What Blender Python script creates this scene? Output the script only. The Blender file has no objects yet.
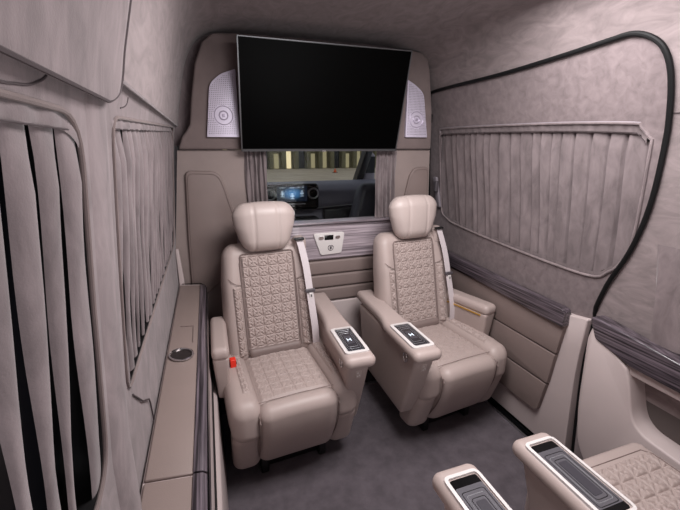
import bpy, bmesh, math, random
from math import sin, cos, pi, radians, atan, hypot, tan, sqrt, exp, floor
from mathutils import Vector, Matrix
random.seed(7)
sc = bpy.context.scene
C = sc.collection

# ---------------------------------------------------------------- camera
PITCH = atan(107/378.); YAW = radians(18.96)
cd = bpy.data.cameras.new('camera'); cam = bpy.data.objects.new('camera', cd); C.objects.link(cam)
R_ = Vector((cos(YAW), -sin(YAW), 0)); FH = Vector((sin(YAW), cos(YAW), 0)); UP = Vector((0, 0, 1))
F_ = FH*cos(PITCH) - UP*sin(PITCH); U_ = FH*sin(PITCH) + UP*cos(PITCH)
M = Matrix((R_, U_, -F_)).transposed().to_4x4(); M.translation = Vector((0, 0, 1.45))
cam.matrix_world = M
cd.sensor_width = 36; cd.lens = 378/680*36; cd.clip_start = 0.02; cd.clip_end = 300
sc.camera = cam

# ---------------------------------------------------------------- world, lights, exposure
w = bpy.data.worlds.new('world'); sc.world = w; w.use_nodes = True
bg = w.node_tree.nodes['Background']; bg.inputs[0].default_value = (0.86, 0.88, 1.0, 1); bg.inputs[1].default_value = 0.36

def area(name, loc, target, sx, sy, power, col=(1, 0.965, 0.97)):
    l = bpy.data.lights.new(name, 'AREA'); l.shape = 'RECTANGLE'; l.size = sx; l.size_y = sy
    l.energy = power; l.color = col
    o = bpy.data.objects.new(name, l); C.objects.link(o); o.location = loc
    o.rotation_euler = (Vector(target)-Vector(loc)).to_track_quat('-Z', 'Y').to_euler()
    return o
area('roof_light', (0.72, 0.95, 1.94), (0.72, 1.05, 0), 0.8, 0.55, 23)
area('rear_fill', (0.75, -0.78, 1.35), (0.75, 2.0, 1.2), 1.1, .8, 3)  # fill lamp added at the unseen rear end, aimed forward
area('ceiling_fill', (0.8, -0.7, 0.75), (0.8, 1.6, 2.0), 1.0, .6, 8)  # unseen lamp added low at the rear to brighten the ceiling
vs = sc.view_settings
vs.view_transform = 'Standard'; vs.look = 'None'; vs.gamma = 1; vs.use_curve_mapping = False
vs.exposure = 0.47

# ---------------------------------------------------------------- materials
def srgb(r, g, b):
    f = lambda c: (c/255/12.92) if c/255 <= .04045 else ((c/255+.055)/1.055)**2.4
    return (f(r), f(g), f(b), 1)
def mat(name, col, rough=.6, metal=0, noise=0, nscale=8, stretch=(1, 1, 1), bump=0, bscale=400, sheen=0, spec=.5, emit=None, es=1, dark=None, coat=0, contrast=(.3, .7), distort=0):
    m = bpy.data.materials.new(name); m.use_nodes = True; nt = m.node_tree; N = nt.nodes; L = nt.links
    b = N['Principled BSDF']; b.inputs['Base Color'].default_value = col; b.inputs['Roughness'].default_value = rough
    b.inputs['Metallic'].default_value = metal; b.inputs['Specular IOR Level'].default_value = spec
    b.inputs['Sheen Weight'].default_value = sheen; b.inputs['Coat Weight'].default_value = coat
    if sheen: b.inputs['Sheen Roughness'].default_value = .4
    if emit: b.inputs['Emission Color'].default_value = emit; b.inputs['Emission Strength'].default_value = es
    if noise or bump:
        tc = N.new('ShaderNodeTexCoord'); mp = N.new('ShaderNodeMapping'); mp.inputs['Scale'].default_value = stretch
        L.new(tc.outputs['Object'], mp.inputs[0])
    if noise:
        n = N.new('ShaderNodeTexNoise'); n.inputs['Scale'].default_value = nscale; n.inputs['Detail'].default_value = 6; n.inputs['Roughness'].default_value = .6
        n.inputs['Distortion'].default_value = distort
        L.new(mp.outputs[0], n.inputs['Vector'])
        r = N.new('ShaderNodeValToRGB'); r.color_ramp.elements[0].position = contrast[0]; r.color_ramp.elements[1].position = contrast[1]
        d = dark or [c*(1-noise) for c in col[:3]]+[1]
        r.color_ramp.elements[0].color = d; r.color_ramp.elements[1].color = [min(1, c*(1+noise*.6)) for c in col[:3]]+[1]
        L.new(n.outputs[0], r.inputs[0]); L.new(r.outputs[0], b.inputs['Base Color'])
    if bump:
        n2 = N.new('ShaderNodeTexNoise'); n2.inputs['Scale'].default_value = bscale; n2.inputs['Detail'].default_value = 2
        L.new(tc.outputs['Object'], n2.inputs['Vector'])
        bp = N.new('ShaderNodeBump'); bp.inputs['Strength'].default_value = bump; bp.inputs['Distance'].default_value = .001
        L.new(n2.outputs[0], bp.inputs['Height']); L.new(bp.outputs[0], b.inputs['Normal'])
    return m
SUEDE = mat('suede', srgb(128, 116, 117), .95, noise=.3, nscale=20, stretch=(1, 1, .45), bump=.3, sheen=.25, spec=.15, distort=.8)
SUEDE_CEIL = mat('suede_headliner', srgb(138, 126, 126), .95, noise=.24, nscale=13, stretch=(1, .5, 1.2), bump=.3, sheen=.2, spec=.15, distort=2.2)
SUEDE_CURT = mat('suede_curtain', srgb(120, 109, 110), .95, noise=.32, nscale=22, stretch=(1, 1, .4), bump=.3, sheen=.3, spec=.15, distort=.5)
SUEDE_DOOR = mat('suede_door', srgb(124, 112, 113), .95, noise=.24, nscale=30, bump=.3, sheen=.2, spec=.15, distort=.5)
SUEDE_DARK = mat('suede_dark', srgb(118, 105, 103), .95, noise=.15, nscale=8, bump=.3, sheen=.15, spec=.15)
SEAM = mat('seam_shadow_gap', srgb(70, 60, 62), .9)
LEATHER = mat('leather', srgb(170, 154, 149), .45, noise=.04, nscale=6, bump=.35, bscale=500, spec=.4)
LEATHER_HEAD = mat('leather_headrest', srgb(182, 167, 162), .42, noise=.03, nscale=6, bump=.3, bscale=500, spec=.45)
LEATHER_Q = mat('leather_quilt', srgb(165, 149, 144), .5, noise=.04, nscale=6, bump=.3, bscale=500, spec=.35)
LEATHER_D = mat('leather_panel_taupe', srgb(126, 111, 107), .5, noise=.06, nscale=6, bump=.4, bscale=450, spec=.35)
LEATHER_L = mat('leather_trim_light', srgb(186, 172, 170), .5, noise=.04, nscale=5, bump=.3, bscale=450, spec=.35)
CONSOLE = mat('console_leather', srgb(128, 113, 108), .5, noise=.04, nscale=6, bump=.4, bscale=500, spec=.35)
STITCH = mat('stitching', srgb(122, 106, 102), .8)
CARPET = mat('carpet', srgb(94, 87, 92), 1, noise=.2, nscale=14, bump=1, bscale=900, spec=.05, sheen=.2, contrast=(.35, .65))
CARPET_D = mat('carpet_dark', srgb(66, 62, 66), 1, noise=.2, nscale=10, bump=.8, bscale=900, spec=.05)
WOOD_Y = mat('wood_grey_y', srgb(98, 88, 95), .3, noise=.6, nscale=130, stretch=(1.2, .02, 1.2), dark=srgb(34, 29, 33), spec=.5, coat=.2, contrast=(.40, .66))
WOOD_X = mat('wood_grey_x', srgb(158, 146, 152), .3, noise=.6, nscale=110, stretch=(.02, 1.2, 1.2), dark=srgb(60, 52, 58), spec=.5, coat=.3, contrast=(.3, .62))
BLACK = mat('black_plastic', srgb(20, 19, 20), .4)
BLACK_RUB = mat('black_rubber', srgb(14, 14, 15), .6, spec=.25)
BLACK_GLOSS = mat('black_gloss', srgb(12, 12, 13), .12, spec=.3)
TVBLACK = mat('screen_black', (0.0008, 0.0008, 0.0008, 1), .35, spec=.03)
TINT = mat('tinted_glass', (0.003, 0.003, 0.004, 1), .3, spec=.1)
CHROME = mat('chrome', (.75, .75, .76, 1), .12, metal=1)
SILVER = mat('satin_silver', (.5, .5, .52, 1), .3, metal=1)
WHITE = mat('white_trim', srgb(208, 202, 200), .3, spec=.5)
GRILLE = mat('speaker_metal', srgb(205, 196, 212), .4, metal=.25, spec=.5)
GRILLE_RING = mat('speaker_ring', srgb(170, 160, 178), .35, metal=.4)
BELT = mat('belt_webbing', srgb(196, 186, 188), .6, noise=.1, nscale=150, stretch=(8, 1, .3))
BELT_D = mat('belt_hardware', srgb(80, 74, 78), .4)
RED = mat('buckle_red', srgb(226, 48, 28), .35)
GOLD = mat('gold_trim', srgb(214, 168, 78), .3, metal=.6)
TRAY = mat('tray_dark', srgb(62, 60, 66), .2, spec=.6)
TRAY2 = mat('tray_grey', srgb(112, 110, 116), .2, metal=.5)
GREY = mat('grey_plastic', srgb(130, 122, 128), .4)
DASH = mat('dashboard_plastic', srgb(108, 105, 115), .6, noise=.08, nscale=8)
CABSEAT = mat('cab_seat_leather', srgb(60, 58, 65), .45)
LINE = mat('line_marks', srgb(150, 150, 154), .3, metal=.3)
SCREEN_GLASS = mat('armrest_screen_glass', srgb(44, 42, 46), .15, spec=.5)
GLOW = mat('white_glow', (0.8, .9, 1, 1), .4, emit=(.75, .88, 1, 1), es=.55)

def glass_mat():
    m = bpy.data.materials.new('clear_glass'); m.use_nodes = True; nt = m.node_tree
    nt.nodes.remove(nt.nodes['Principled BSDF'])
    t = nt.nodes.new('ShaderNodeBsdfTransparent'); g = nt.nodes.new('ShaderNodeBsdfGlossy'); g.inputs['Roughness'].default_value = .02
    t.inputs[0].default_value = (.9, .92, .92, 1)
    mx = nt.nodes.new('ShaderNodeMixShader'); mx.inputs[0].default_value = .006
    nt.links.new(t.outputs[0], mx.inputs[1]); nt.links.new(g.outputs[0], mx.inputs[2])
    nt.links.new(mx.outputs[0], nt.nodes['Material Output'].inputs[0]); return m
GLASS = glass_mat()

def screen_mat():   # navigation screen: blue glow in the middle of a dark display
    m = bpy.data.materials.new('display_screen'); m.use_nodes = True; nt = m.node_tree; N = nt.nodes; L = nt.links
    b = N['Principled BSDF']; b.inputs['Base Color'].default_value = (.005, .007, .01, 1); b.inputs['Roughness'].default_value = .5; b.inputs['Specular IOR Level'].default_value = .1
    tc = N.new('ShaderNodeTexCoord'); mp = N.new('ShaderNodeMapping'); mp.inputs['Scale'].default_value = (11, 0, 20)
    g = N.new('ShaderNodeTexGradient'); g.gradient_type = 'SPHERICAL'
    r = N.new('ShaderNodeValToRGB'); r.color_ramp.elements[0].color = (.003, .008, .02, 1); r.color_ramp.elements[1].color = (.12, .36, .75, 1); r.color_ramp.elements[1].position = .8
    L.new(tc.outputs['Object'], mp.inputs[0]); L.new(mp.outputs[0], g.inputs[0]); L.new(g.outputs[0], r.inputs[0])
    L.new(r.outputs[0], b.inputs['Emission Color']); b.inputs['Emission Strength'].default_value = .5
    return m
DISPLAY = screen_mat()

# ---------------------------------------------------------------- mesh helpers
class MB:
    def __init__(s): s.v = []; s.f = []
    def add(s, v, f, mtx=None):
        o = len(s.v)
        s.v += [tuple(mtx @ Vector(p)) if mtx else tuple(p) for p in v]
        s.f += [tuple(i+o for i in q) for q in f]; return s
    def box(s, a, b, mtx=None):
        x0, y0, z0 = a; x1, y1, z1 = b
        v = [(x0,y0,z0),(x1,y0,z0),(x1,y1,z0),(x0,y1,z0),(x0,y0,z1),(x1,y0,z1),(x1,y1,z1),(x0,y1,z1)]
        return s.add(v, [(0,3,2,1),(4,5,6,7),(0,1,5,4),(1,2,6,5),(2,3,7,6),(3,0,4,7)], mtx)
    def rbox(s, c, h, r, m=4, k=3, fn=None, mtx=None):
        """rounded box centred c, half sizes h, corner radius r, m interior divisions; fn deforms local points"""
        ax = []
        mm = (m, m, m) if isinstance(m, int) else m
        for i, hh in enumerate(h):
            rr = min(r, hh*.999); inner = hh-rr
            l = [inner + rr*tan(radians(45)*j/k) for j in range(1, k+1)]
            mid = [(-inner + 2*inner*j/mm[i]) for j in range(mm[i]+1)]
            ax.append([-q for q in reversed(l)] + mid + l)
        def P(x, y, z):
            p = [x, y, z]; q = [max(-(hh-min(r, hh*.999)), min(hh-min(r, hh*.999), t)) for hh, t in zip(h, p)]
            d = Vector((p[0]-q[0], p[1]-q[1], p[2]-q[2]))
            # spread over face: keep full reach
            if d.length > 1e-9:
                d = Vector([a/min(r, hh*.999) for a, hh in zip(d, h)]); d.normalize(); d = Vector([a*min(r, hh*.999) for a, hh in zip(d, h)])
            t = Vector(q)+d
            if fn: t = Vector(fn(t.x, t.y, t.z))
            return t+Vector(c)
        for a in range(3):
            u, w_ = (a+1) % 3, (a+2) % 3
            for sg in (-1, 1):
                v = []; f = []; nu, nw = len(ax[u]), len(ax[w_])
                for i in range(nu):
                    for j in range(nw):
                        p = [0, 0, 0]; p[a] = sg*h[a]; p[u] = ax[u][i]; p[w_] = ax[w_][j]; v.append(P(*p))
                for i in range(nu-1):
                    for j in range(nw-1):
                        q = (i*nw+j, (i+1)*nw+j, (i+1)*nw+j+1, i*nw+j+1); f.append(q if sg > 0 else q[::-1])
                s.add(v, f, mtx)
        return s
    def tube(s, pts, r, n=8, closed=False, caps=True):
        pts = [Vector(p) for p in pts]; N = len(pts); v = []; f = []; prev = None
        for i, p in enumerate(pts):
            if closed: t = (pts[(i+1) % N]-pts[i-1])
            else: t = pts[min(i+1, N-1)]-pts[max(i-1, 0)]
            t.normalize()
            if prev is None:
                a = t.cross(Vector((0, 0, 1)));
                if a.length < .05: a = t.cross(Vector((1, 0, 0)))
            else: a = prev - t*prev.dot(t)
            a.normalize(); prev = a; b = t.cross(a)
            for j in range(n):
                an = 2*pi*j/n; v.append(p+(a*cos(an)+b*sin(an))*r)
        for i in range(N if closed else N-1):
            for j in range(n):
                k = (i+1) % N; f.append((i*n+j, i*n+(j+1) % n, k*n+(j+1) % n, k*n+j))
        if not closed and caps: f.append(tuple(range(n))[::-1]); f.append(tuple((N-1)*n+j for j in range(n)))
        return s.add(v, f)
    def grid(s, fn, nu, nv, flip=False):
        v = [fn(i/nu, j/nv) for i in range(nu+1) for j in range(nv+1)]; f = []
        for i in range(nu):
            for j in range(nv):
                q = (i*(nv+1)+j, (i+1)*(nv+1)+j, (i+1)*(nv+1)+j+1, i*(nv+1)+j+1); f.append(q[::-1] if flip else q)
        return s.add(v, f)
    def prism(s, poly, axis, a0, a1, mtx=None):
        """poly: 2D points in the other two axes (xyz order) extruded along axis"""
        def P(p, a):
            if axis == 'x': return (a, p[0], p[1])
            if axis == 'y': return (p[0], a, p[1])
            return (p[0], p[1], a)
        n = len(poly); v = [P(p, a0) for p in poly]+[P(p, a1) for p in poly]
        f = [tuple(range(n))[::-1], tuple(range(n, 2*n))]+[(i, (i+1) % n, (i+1) % n+n, i+n) for i in range(n)]
        return s.add(v, f, mtx)
    def ring(s, inner, outer, K, fn):
        """quads between two same-length closed outlines; fn(2D point)->3D"""
        n = len(inner); v = []; f = []
        for k in range(K+1):
            t = k/K
            for a, b in zip(inner, outer): v.append(fn(a[0]+(b[0]-a[0])*t, a[1]+(b[1]-a[1])*t))
        for k in range(K):
            for i in range(n):
                j = (i+1) % n; f.append((k*n+i, k*n+j, (k+1)*n+j, (k+1)*n+i))
        return s.add(v, f)

def build(name, mb, m, parent=None, bev=0, seg=3, smooth=True, angle=35, loc=None):
    me = bpy.data.meshes.new(name); 
    if loc is None: me.from_pydata(mb.v, [], mb.f)
    else: me.from_pydata([tuple(Vector(v)-Vector(loc)) for v in mb.v], [], mb.f)
    bm = bmesh.new(); bm.from_mesh(me)
    bmesh.ops.remove_doubles(bm, verts=bm.verts, dist=2e-5)
    bmesh.ops.recalc_face_normals(bm, faces=bm.faces)
    if bev:
        ed = [e for e in bm.edges if len(e.link_faces) == 2 and e.calc_face_angle(0) > radians(30)]
        bmesh.ops.bevel(bm, geom=ed, offset=bev, segments=seg, profile=.5, affect='EDGES', clamp_overlap=True)
    bm.to_mesh(me); bm.free()
    if smooth:
        me.shade_smooth()
        try: me.set_sharp_from_angle(angle=radians(angle))
        except Exception: pass
    me.materials.append(m)
    o = bpy.data.objects.new(name, me); C.objects.link(o)
    if loc is not None: o.location = loc
    if parent: o.parent = parent
    return o
def tag(o, label, cat, group=None, kind=None):
    o['label'] = label; o['category'] = cat
    if group: o['group'] = group
    if kind: o['kind'] = kind
    return o
def struct(o, label=None):
    o['kind'] = 'structure'
    if label: o['label'] = label
    return o
def thing(name, loc, label, cat, rz=0, group=None):
    o = bpy.data.objects.new(name, None); C.objects.link(o); o.location = loc; o.rotation_euler = (0, 0, rz)
    o.empty_display_size = .1
    return tag(o, label, cat, group)
def child_world(root, name, mb, m, **k):      # mesh given in world coordinates, parented to an unrotated root
    v = Vector(root.location); mb.v = [tuple(Vector(p)-v) for p in mb.v]
    return build(name, mb, m, root, **k)
def interp(x, X, Y):
    if x <= X[0]: return Y[0]
    for i in range(1, len(X)):
        if x <= X[i]: return Y[i-1]+(Y[i]-Y[i-1])*(x-X[i-1])/(X[i]-X[i-1])
    return Y[-1]
def catmull(P, n=6, closed=True):
    out = []; N = len(P)
    for i in range(N if closed else N-1):
        p = [P[(i+k-1) % N] if closed else P[max(0, min(N-1, i+k-1))] for k in range(4)]
        for j in range(n):
            t = j/n; q = []
            for d in range(len(P[0])):
                a, b, c, e = (p[k][d] for k in range(4))
                q.append(.5*((2*b)+(-a+c)*t+(2*a-5*b+4*c-e)*t*t+(-a+3*b-3*c+e)*t**3))
            out.append(tuple(q))
    if not closed: out.append(tuple(P[-1]))
    return out
def roundpoly(P, r, n=5):
    """round the corners of a 2D polygon; r scalar or list"""
    out = []; N = len(P)
    for i in range(N):
        rr = r[i] if isinstance(r, (list, tuple)) else r
        p, a, b = Vector(P[i]), Vector(P[i-1]), Vector(P[(i+1) % N])
        if rr <= 0: out.append(tuple(p)); continue
        da, db = (a-p), (b-p); la, lb = min(rr, da.length*.48), min(rr, db.length*.48)
        s_, e_ = p+da.normalized()*la, p+db.normalized()*lb
        for j in range(n+1):
            t = j/n; out.append(tuple(s_*(1-t)**2+p*2*t*(1-t)+e_*t*t))
    return out
def rect_hit(c, d, x0, x1, y0, y1):
    t = 1e9
    if d[0] > 1e-9: t = min(t, (x1-c[0])/d[0])
    if d[0] < -1e-9: t = min(t, (x0-c[0])/d[0])
    if d[1] > 1e-9: t = min(t, (y1-c[1])/d[1])
    if d[1] < -1e-9: t = min(t, (y0-c[1])/d[1])
    return (c[0]+d[0]*t, c[1]+d[1]*t)
def resample(P, n):
    P = list(P)+[P[0]]; L = [0]
    for i in range(1, len(P)): L.append(L[-1]+hypot(P[i][0]-P[i-1][0], P[i][1]-P[i-1][1]))
    out = []
    for k in range(n):
        s = L[-1]*k/n; i = max(1, next((j for j in range(1, len(L)) if L[j] >= s), len(L)-1))
        t = (s-L[i-1])/max(1e-9, L[i]-L[i-1]); out.append((P[i-1][0]+(P[i][0]-P[i-1][0])*t, P[i-1][1]+(P[i][1]-P[i-1][1])*t))
    return out
def radial(inner, c, rect):
    """outer outline on a rectangle hit by rays from c through the inner points, with the rectangle's corners pulled in"""
    out = [rect_hit(c, (p[0]-c[0], p[1]-c[1]), *rect) for p in inner]
    for cor in ((rect[0], rect[2]), (rect[0], rect[3]), (rect[1], rect[2]), (rect[1], rect[3])):
        i = min(range(len(out)), key=lambda q: hypot(out[q][0]-cor[0], out[q][1]-cor[1])); out[i] = cor
    return out

# side wall profiles (x at a height)
def XR(z): return interp(z, [0, .7, .9, 1.2, 1.5, 1.8, 1.9], [1.52, 1.50, 1.48, 1.44, 1.39, 1.30, 1.25])
def XL(z): return interp(z, [0, .75, .95, 1.25, 1.52, 1.6], [-.2, -.195, -.19, -.165, -.14, -.12])

# ================================================================= STRUCTURE
# floor
b = MB().box((-.25, -.9, -.03), (1.56, 1.93, 0)); struct(build('floor', b, CARPET, smooth=False))
b = MB().box((-.25, 1.935, -.03), (1.56, 2.6, -.008)); struct(build('floor', b, CARPET_D, smooth=False))
b = MB().box((.0, 1.925, -.002), (1.45, 1.94, .004)); struct(build('trim_1', b, SILVER, bev=.001))
# floor rail along the sliding door
rt = bpy.data.objects.new('trim_2', None); C.objects.link(rt); rt.location = (1.48, 1.4, 0); struct(rt, 'black floor rail beside the sliding door')
b = MB().box((1.452, 1.03, -.002), (1.518, 2.2, .006)); child_world(rt, 'rail_channel', b, BLACK_GLOSS, bev=.002)
b = MB().box((1.443, 1.03, -.002), (1.452, 2.2, .009)); child_world(rt, 'rail_edge', b, SILVER, bev=.001)
b = MB().box((1.478, 1.03, .004), (1.492, 2.2, .012)); child_world(rt, 'rail_slot', b, BLACK_RUB, bev=.002)

# left wall with two window openings
def win_outline(y0, y1, z0, z1, r=.07):
    return resample(roundpoly([(y0, z0), (y1, z0), (y1, z1), (y0, z1)], r, 8), 200)
W1 = resample(roundpoly([(.738, .982), (1.94, .995), (2.03, 1.12), (2.03, 1.545), (.745, 1.500)], .05, 8), 200)
W2 = win_outline(-.75, .568, .965, 1.490, .07)
def wall_part(b, W, rect):
    c = ((rect[0]+rect[1])/2, (rect[2]+rect[3])/2)
    O_ = radial(W, c, rect); b.ring(W, O_, 6, lambda y, z: (XL(z), y, z))
    b.ring([(p[0], p[1]) for p in W], [(c[0]+(p[0]-c[0])*.985, c[1]+(p[1]-c[1])*.97) for p in W], 1, lambda y, z: (XL(z), y, z))
def recess(b, W, dx, X):
    n = len(W); v = [(X(z), y, z) for y, z in W]+[(X(z)+dx, y, z) for y, z in W]
    b.add(v, [(i, (i+1) % n, (i+1) % n+n, i+n) for i in range(n)])
b = MB()
for W, rect in ((W1, (.655, 2.35, .70, 1.56)), (W2, (-.9, .655, .70, 1.56))):
    c = ((rect[0]+rect[1])/2, (rect[2]+rect[3])/2)
    b.ring(W, radial(W, c, rect), 8, lambda y, z: (XL(z), y, z)); pass
b.grid(lambda u, v: (XL(.70*v), -.9+3.25*u, .70*v), 4, 4)
struct(build('wall_left', b, SUEDE, angle=50))
for k, W in ((1, W1), (2, W2)):
    v = [(XL(z)-.05, y, z) for y, z in W]; b = MB().add(v, [tuple(range(len(v)))])
    struct(build('window_%d' % k, b, TINT, smooth=False), 'dark tinted side window behind the curtain')
    b = MB(); recess(b, W, -.05, XL); struct(build('trim_%d' % (13+k), b, BLACK, angle=60), 'window reveal blackened to shade the curtain gaps')  # shade behind the pleats put into the reveal's black colour
# suede piping round the left window openings
for k, W in ((1, W1), (2, W2)):
    b = MB().tube([(XL(z)+.001, y, z) for y, z in W], .0035, 8, True)
    struct(build('trim_%d' % (2+k), b, SUEDE_DARK))

b = MB().grid(lambda u, v: (XL(.70+.86*v)+.017*sin(pi*u)**.8*(1-.8*v), .60+.115*u, .70+.86*v), 12, 24)
struct(build('trim_13', b, SUEDE, angle=80), 'soft suede pillar between the left windows')

# shell: overhead side, ceiling
SH = [(-.12, 1.56), (-.117, 1.575), (-.100, 1.66), (-.085, 1.73), (-.06, 1.83), (-.03, 1.90), (.01, 1.95), (.07, 1.982), (.16, 1.995), (.4, 2.0), (.9, 2.0), (1.08, 1.99), (1.18, 1.965), (1.235, 1.92), (1.25, 1.90)]
SH = catmull(SH, 3, False)
b = MB().grid(lambda u, v: (SH[int(round(v*(len(SH)-1)))][0], -.9+3.25*u, SH[int(round(v*(len(SH)-1)))][1]), 20, len(SH)-1)
struct(build('ceiling', b, SUEDE_CEIL, angle=60))
# band between the left windows and the overhead trim: soft crease
b = MB().tube([(-.122, -.9, 1.557), (-.122, 2.3, 1.557)], .0035, 6); struct(build('trim_5', b, SUEDE))

# right wall around the sliding door
SEAL = [(2.30, .02), (2.30, .60), (2.303, .884), (2.281, 1.24), (2.20, 1.649), (2.142, 1.746), (2.069, 1.77), (1.551, 1.772), (1.228, 1.782), (1.033, 1.792), (.953, 1.793), (.895, 1.768), (.859, 1.724), (.843, 1.646), (.848, 1.505), (.872, 1.28), (.923, 1.088), (.997, .922), (1.046, .744), (1.063, .59), (1.061, .386), (1.05, .178), (1.04, .02)]
SEALs = catmull(SEAL, 5, False)
closed = resample(SEALs, 200)
b = MB(); cc = (1.5, 1.1)
b.ring(closed, radial(closed, cc, (-.9, 2.4, -.03, 1.9)), 10, lambda y, z: (XR(z), y, z))
struct(build('wall_right', b, SUEDE_CEIL, angle=60))

# sliding door
door = bpy.data.objects.new('door_1', None); C.objects.link(door); door.location = (1.5, 1.6, 0); struct(door, 'sliding side door lined with grey suede, curtained window')
WIN = [(2.04, 1.562), (1.349, 1.55), (.969, 1.532), (.93, 1.517), (.899, 1.475), (.896, 1.444), (.923, 1.119), (.953, 1.033), (.999, .978), (1.094, .935), (1.504, .946), (1.96, .979), (2.098, 1.007), (2.155, 1.084), (2.122, 1.48), (2.10, 1.54)]
WINs = resample(catmull(WIN, 6), 180)
wc = (1.5, 1.25)
def near_ray(p, c, outline):
    a = math.atan2(p[1]-c[1], p[0]-c[0]); best = None
    n = len(outline)
    for i in range(n):
        q, r = outline[i], outline[(i+1) % n]
        dx, dy = cos(a), sin(a); ex, ey = r[0]-q[0], r[1]-q[1]; den = dx*ey-dy*ex
        if abs(den) < 1e-12: continue
        t = ((q[0]-c[0])*ey-(q[1]-c[1])*ex)/den; s = ((q[0]-c[0])*dy-(q[1]-c[1])*dx)/den
        if t > 0 and -1e-6 <= s <= 1+1e-6: best = (c[0]+dx*t, c[1]+dy*t)
    return best or p
outer = [near_ray(p, wc, closed) for p in WINs]
for cor in ((2.30, .02), (1.04, .02)):
    i = min(range(len(outer)), key=lambda q: hypot(outer[q][0]-cor[0], outer[q][1]-cor[1])); outer[i] = cor
b = MB().ring(WINs, outer, 10, lambda y, z: (XR(z)-.002, y, z)); recess(b, WINs, .045, lambda z: XR(z)-.002)
child_world(door, 'door_lining', b, SUEDE_DOOR, angle=50)
v = [(XR(z)+.042, y, z) for y, z in WINs]
child_world(door, 'window_glass', MB().add(v, [tuple(range(len(v)))]), TINT, smooth=False)
fr = child_world(door, 'window_frame', MB().tube([(XR(z)-.003, y, z) for y, z in WINs], .006, 8, True), SUEDE)
top = [p for p in WINs if p[1] > 1.50]; top.sort()
b = MB().tube([(XR(z)-.006, y, z+.003) for y, z in top], .0025, 6); child_world(door, 'curtain_rail', b, GREY)
# light leather lower lining of the door
low = roundpoly([(1.035, .035), (2.28, .035), (2.28, .765), (1.13, .735), (1.044, .750), (1.058, .5)], [.02, 0, 0, .01, .01, .1], 5)
b = MB().prism(low, 'x', 1.468, 1.53); child_world(door, 'lower_lining', b, LEATHER_L, bev=.006)
# taupe padded panel of three pads
for z0, z1, ya, yb in ((.535, .70, 1.148, 1.128), (.365, .527, 1.168, 1.150), (.185, .357, 1.20, 1.171)):
    ps = roundpoly([(ya, z0), (2.2, z0+.0), (2.2, z1), (yb, z1)], [.028 if z0 < .2 else .004, 0, 0, .004], 6)
    b = MB().prism(ps, 'x', 1.446, 1.475); child_world(door, 'door_pad', b, LEATHER_D, bev=.007)
ps = roundpoly([(1.125, .682), (1.50, .700), (2.2, .728), (2.2, .80), (1.54, .774), (1.15, .765), (1.128, .755)], [.008, 0, 0, 0, 0, .01, .01], 3)
wd = child_world(door, 'wood_strip', MB().prism(ps, 'x', 1.430, 1.475), WOOD_Y, bev=.005)
wd['label'] = 'grey striped wood strip'
b = MB().tube([(1.437, 1.128, .688), (1.437, 1.50, .700), (1.437, 2.2, .722)], .003, 6); child_world(door, 'strip_edge', b, BLACK_RUB)
# handle and latch at the front edge of the door
b = MB().rbox((1.425, 2.17, 1.17), (.010, .022, .10), .01, 2, 3, fn=lambda x, y, z: (x-(z)*.15, y+.01*sin(z*18), z)); h = child_world(door, 'door_handle', b, GREY)
b = MB().rbox((1.40, 2.15, 1.21), (.012, .014, .035), .008, 2); child_world(door, 'latch_lever', b, BELT_D)
b = MB().box((1.318, 2.155, 1.60), (1.345, 2.185, 1.65)); child_world(door, 'door_stop', b, BLACK, bev=.003)
# black rubber seal
b = MB().tube([(XR(z)-(.008 if z > .8 else -.002), y-(.012 if z < .75 and y < 1.5 else 0), z) for y, z in SEALs], .0085, 10)
struct(build('trim_12', b, BLACK_RUB), 'black rubber seal round the sliding door opening')

# rear right side trim: light moulding, wood strip, pocket
rr = bpy.data.objects.new('trim_6', None); C.objects.link(rr); rr.location = (1.45, .8, 0); struct(rr, 'light leather side moulding behind the sliding door')
pl = roundpoly([(.80, 0.0), (.86, .10), (.955, .20), (.985, .37), (1.0, .70), (.985, .76), (.83, .655), (.81, .60), (.775, .47), (.73, .435), (-.8, .34), (-.8, 0)], [0, .05, .06, .1, .02, .02, .01, .02, .05, .03, 0, 0], 6)
b = MB().prism(pl, 'x', 1.42, 1.53); child_world(rr, 'moulding', b, LEATHER_L, bev=.012)
pl = [(1.0, .785), (.985, .80), (.68, .765), (-.8, .70), (-.8, .615), (.67, .665), (.82, .668), (.965, .71)]
b = MB().prism(roundpoly(pl, [.01]*2+[0]*5+[.01], 3), 'x', 1.415, 1.475); s_ = child_world(rr, 'wood_strip', b, WOOD_Y, bev=.008); s_['label'] = 'grey striped wood strip'
b = MB().box((1.435, -.8, .628), (1.47, .845, .665)); child_world(rr, 'pocket_lip', b, LEATHER_L, bev=.004)
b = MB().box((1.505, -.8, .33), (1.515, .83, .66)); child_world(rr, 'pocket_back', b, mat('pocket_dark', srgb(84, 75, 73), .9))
def pleat(u, v):
    z = .77+.36*v; y = .828-.02*(1-v)+.012*v-.30*u
    k = .034*(1-v)**.8; return (XR(z)-.001-k*min(1, u*30)*(1-u)**1.5, y, z)
child_world(rr, 'suede_pleat', MB().grid(pleat, 60, 12), SUEDE, angle=50)
b = MB().tube([(XR(1.55)-.001, .842, 1.553), (XR(1.55)-.001, .2, 1.55)], .002, 6); child_world(rr, 'lining_seam', b, SEAM)

struct(build('trim_16', MB().rbox((1.42, .97, .035), (.085, .10, .04), .03, 2, 3), CARPET, angle=60), 'grey carpeted step behind the door')

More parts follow.
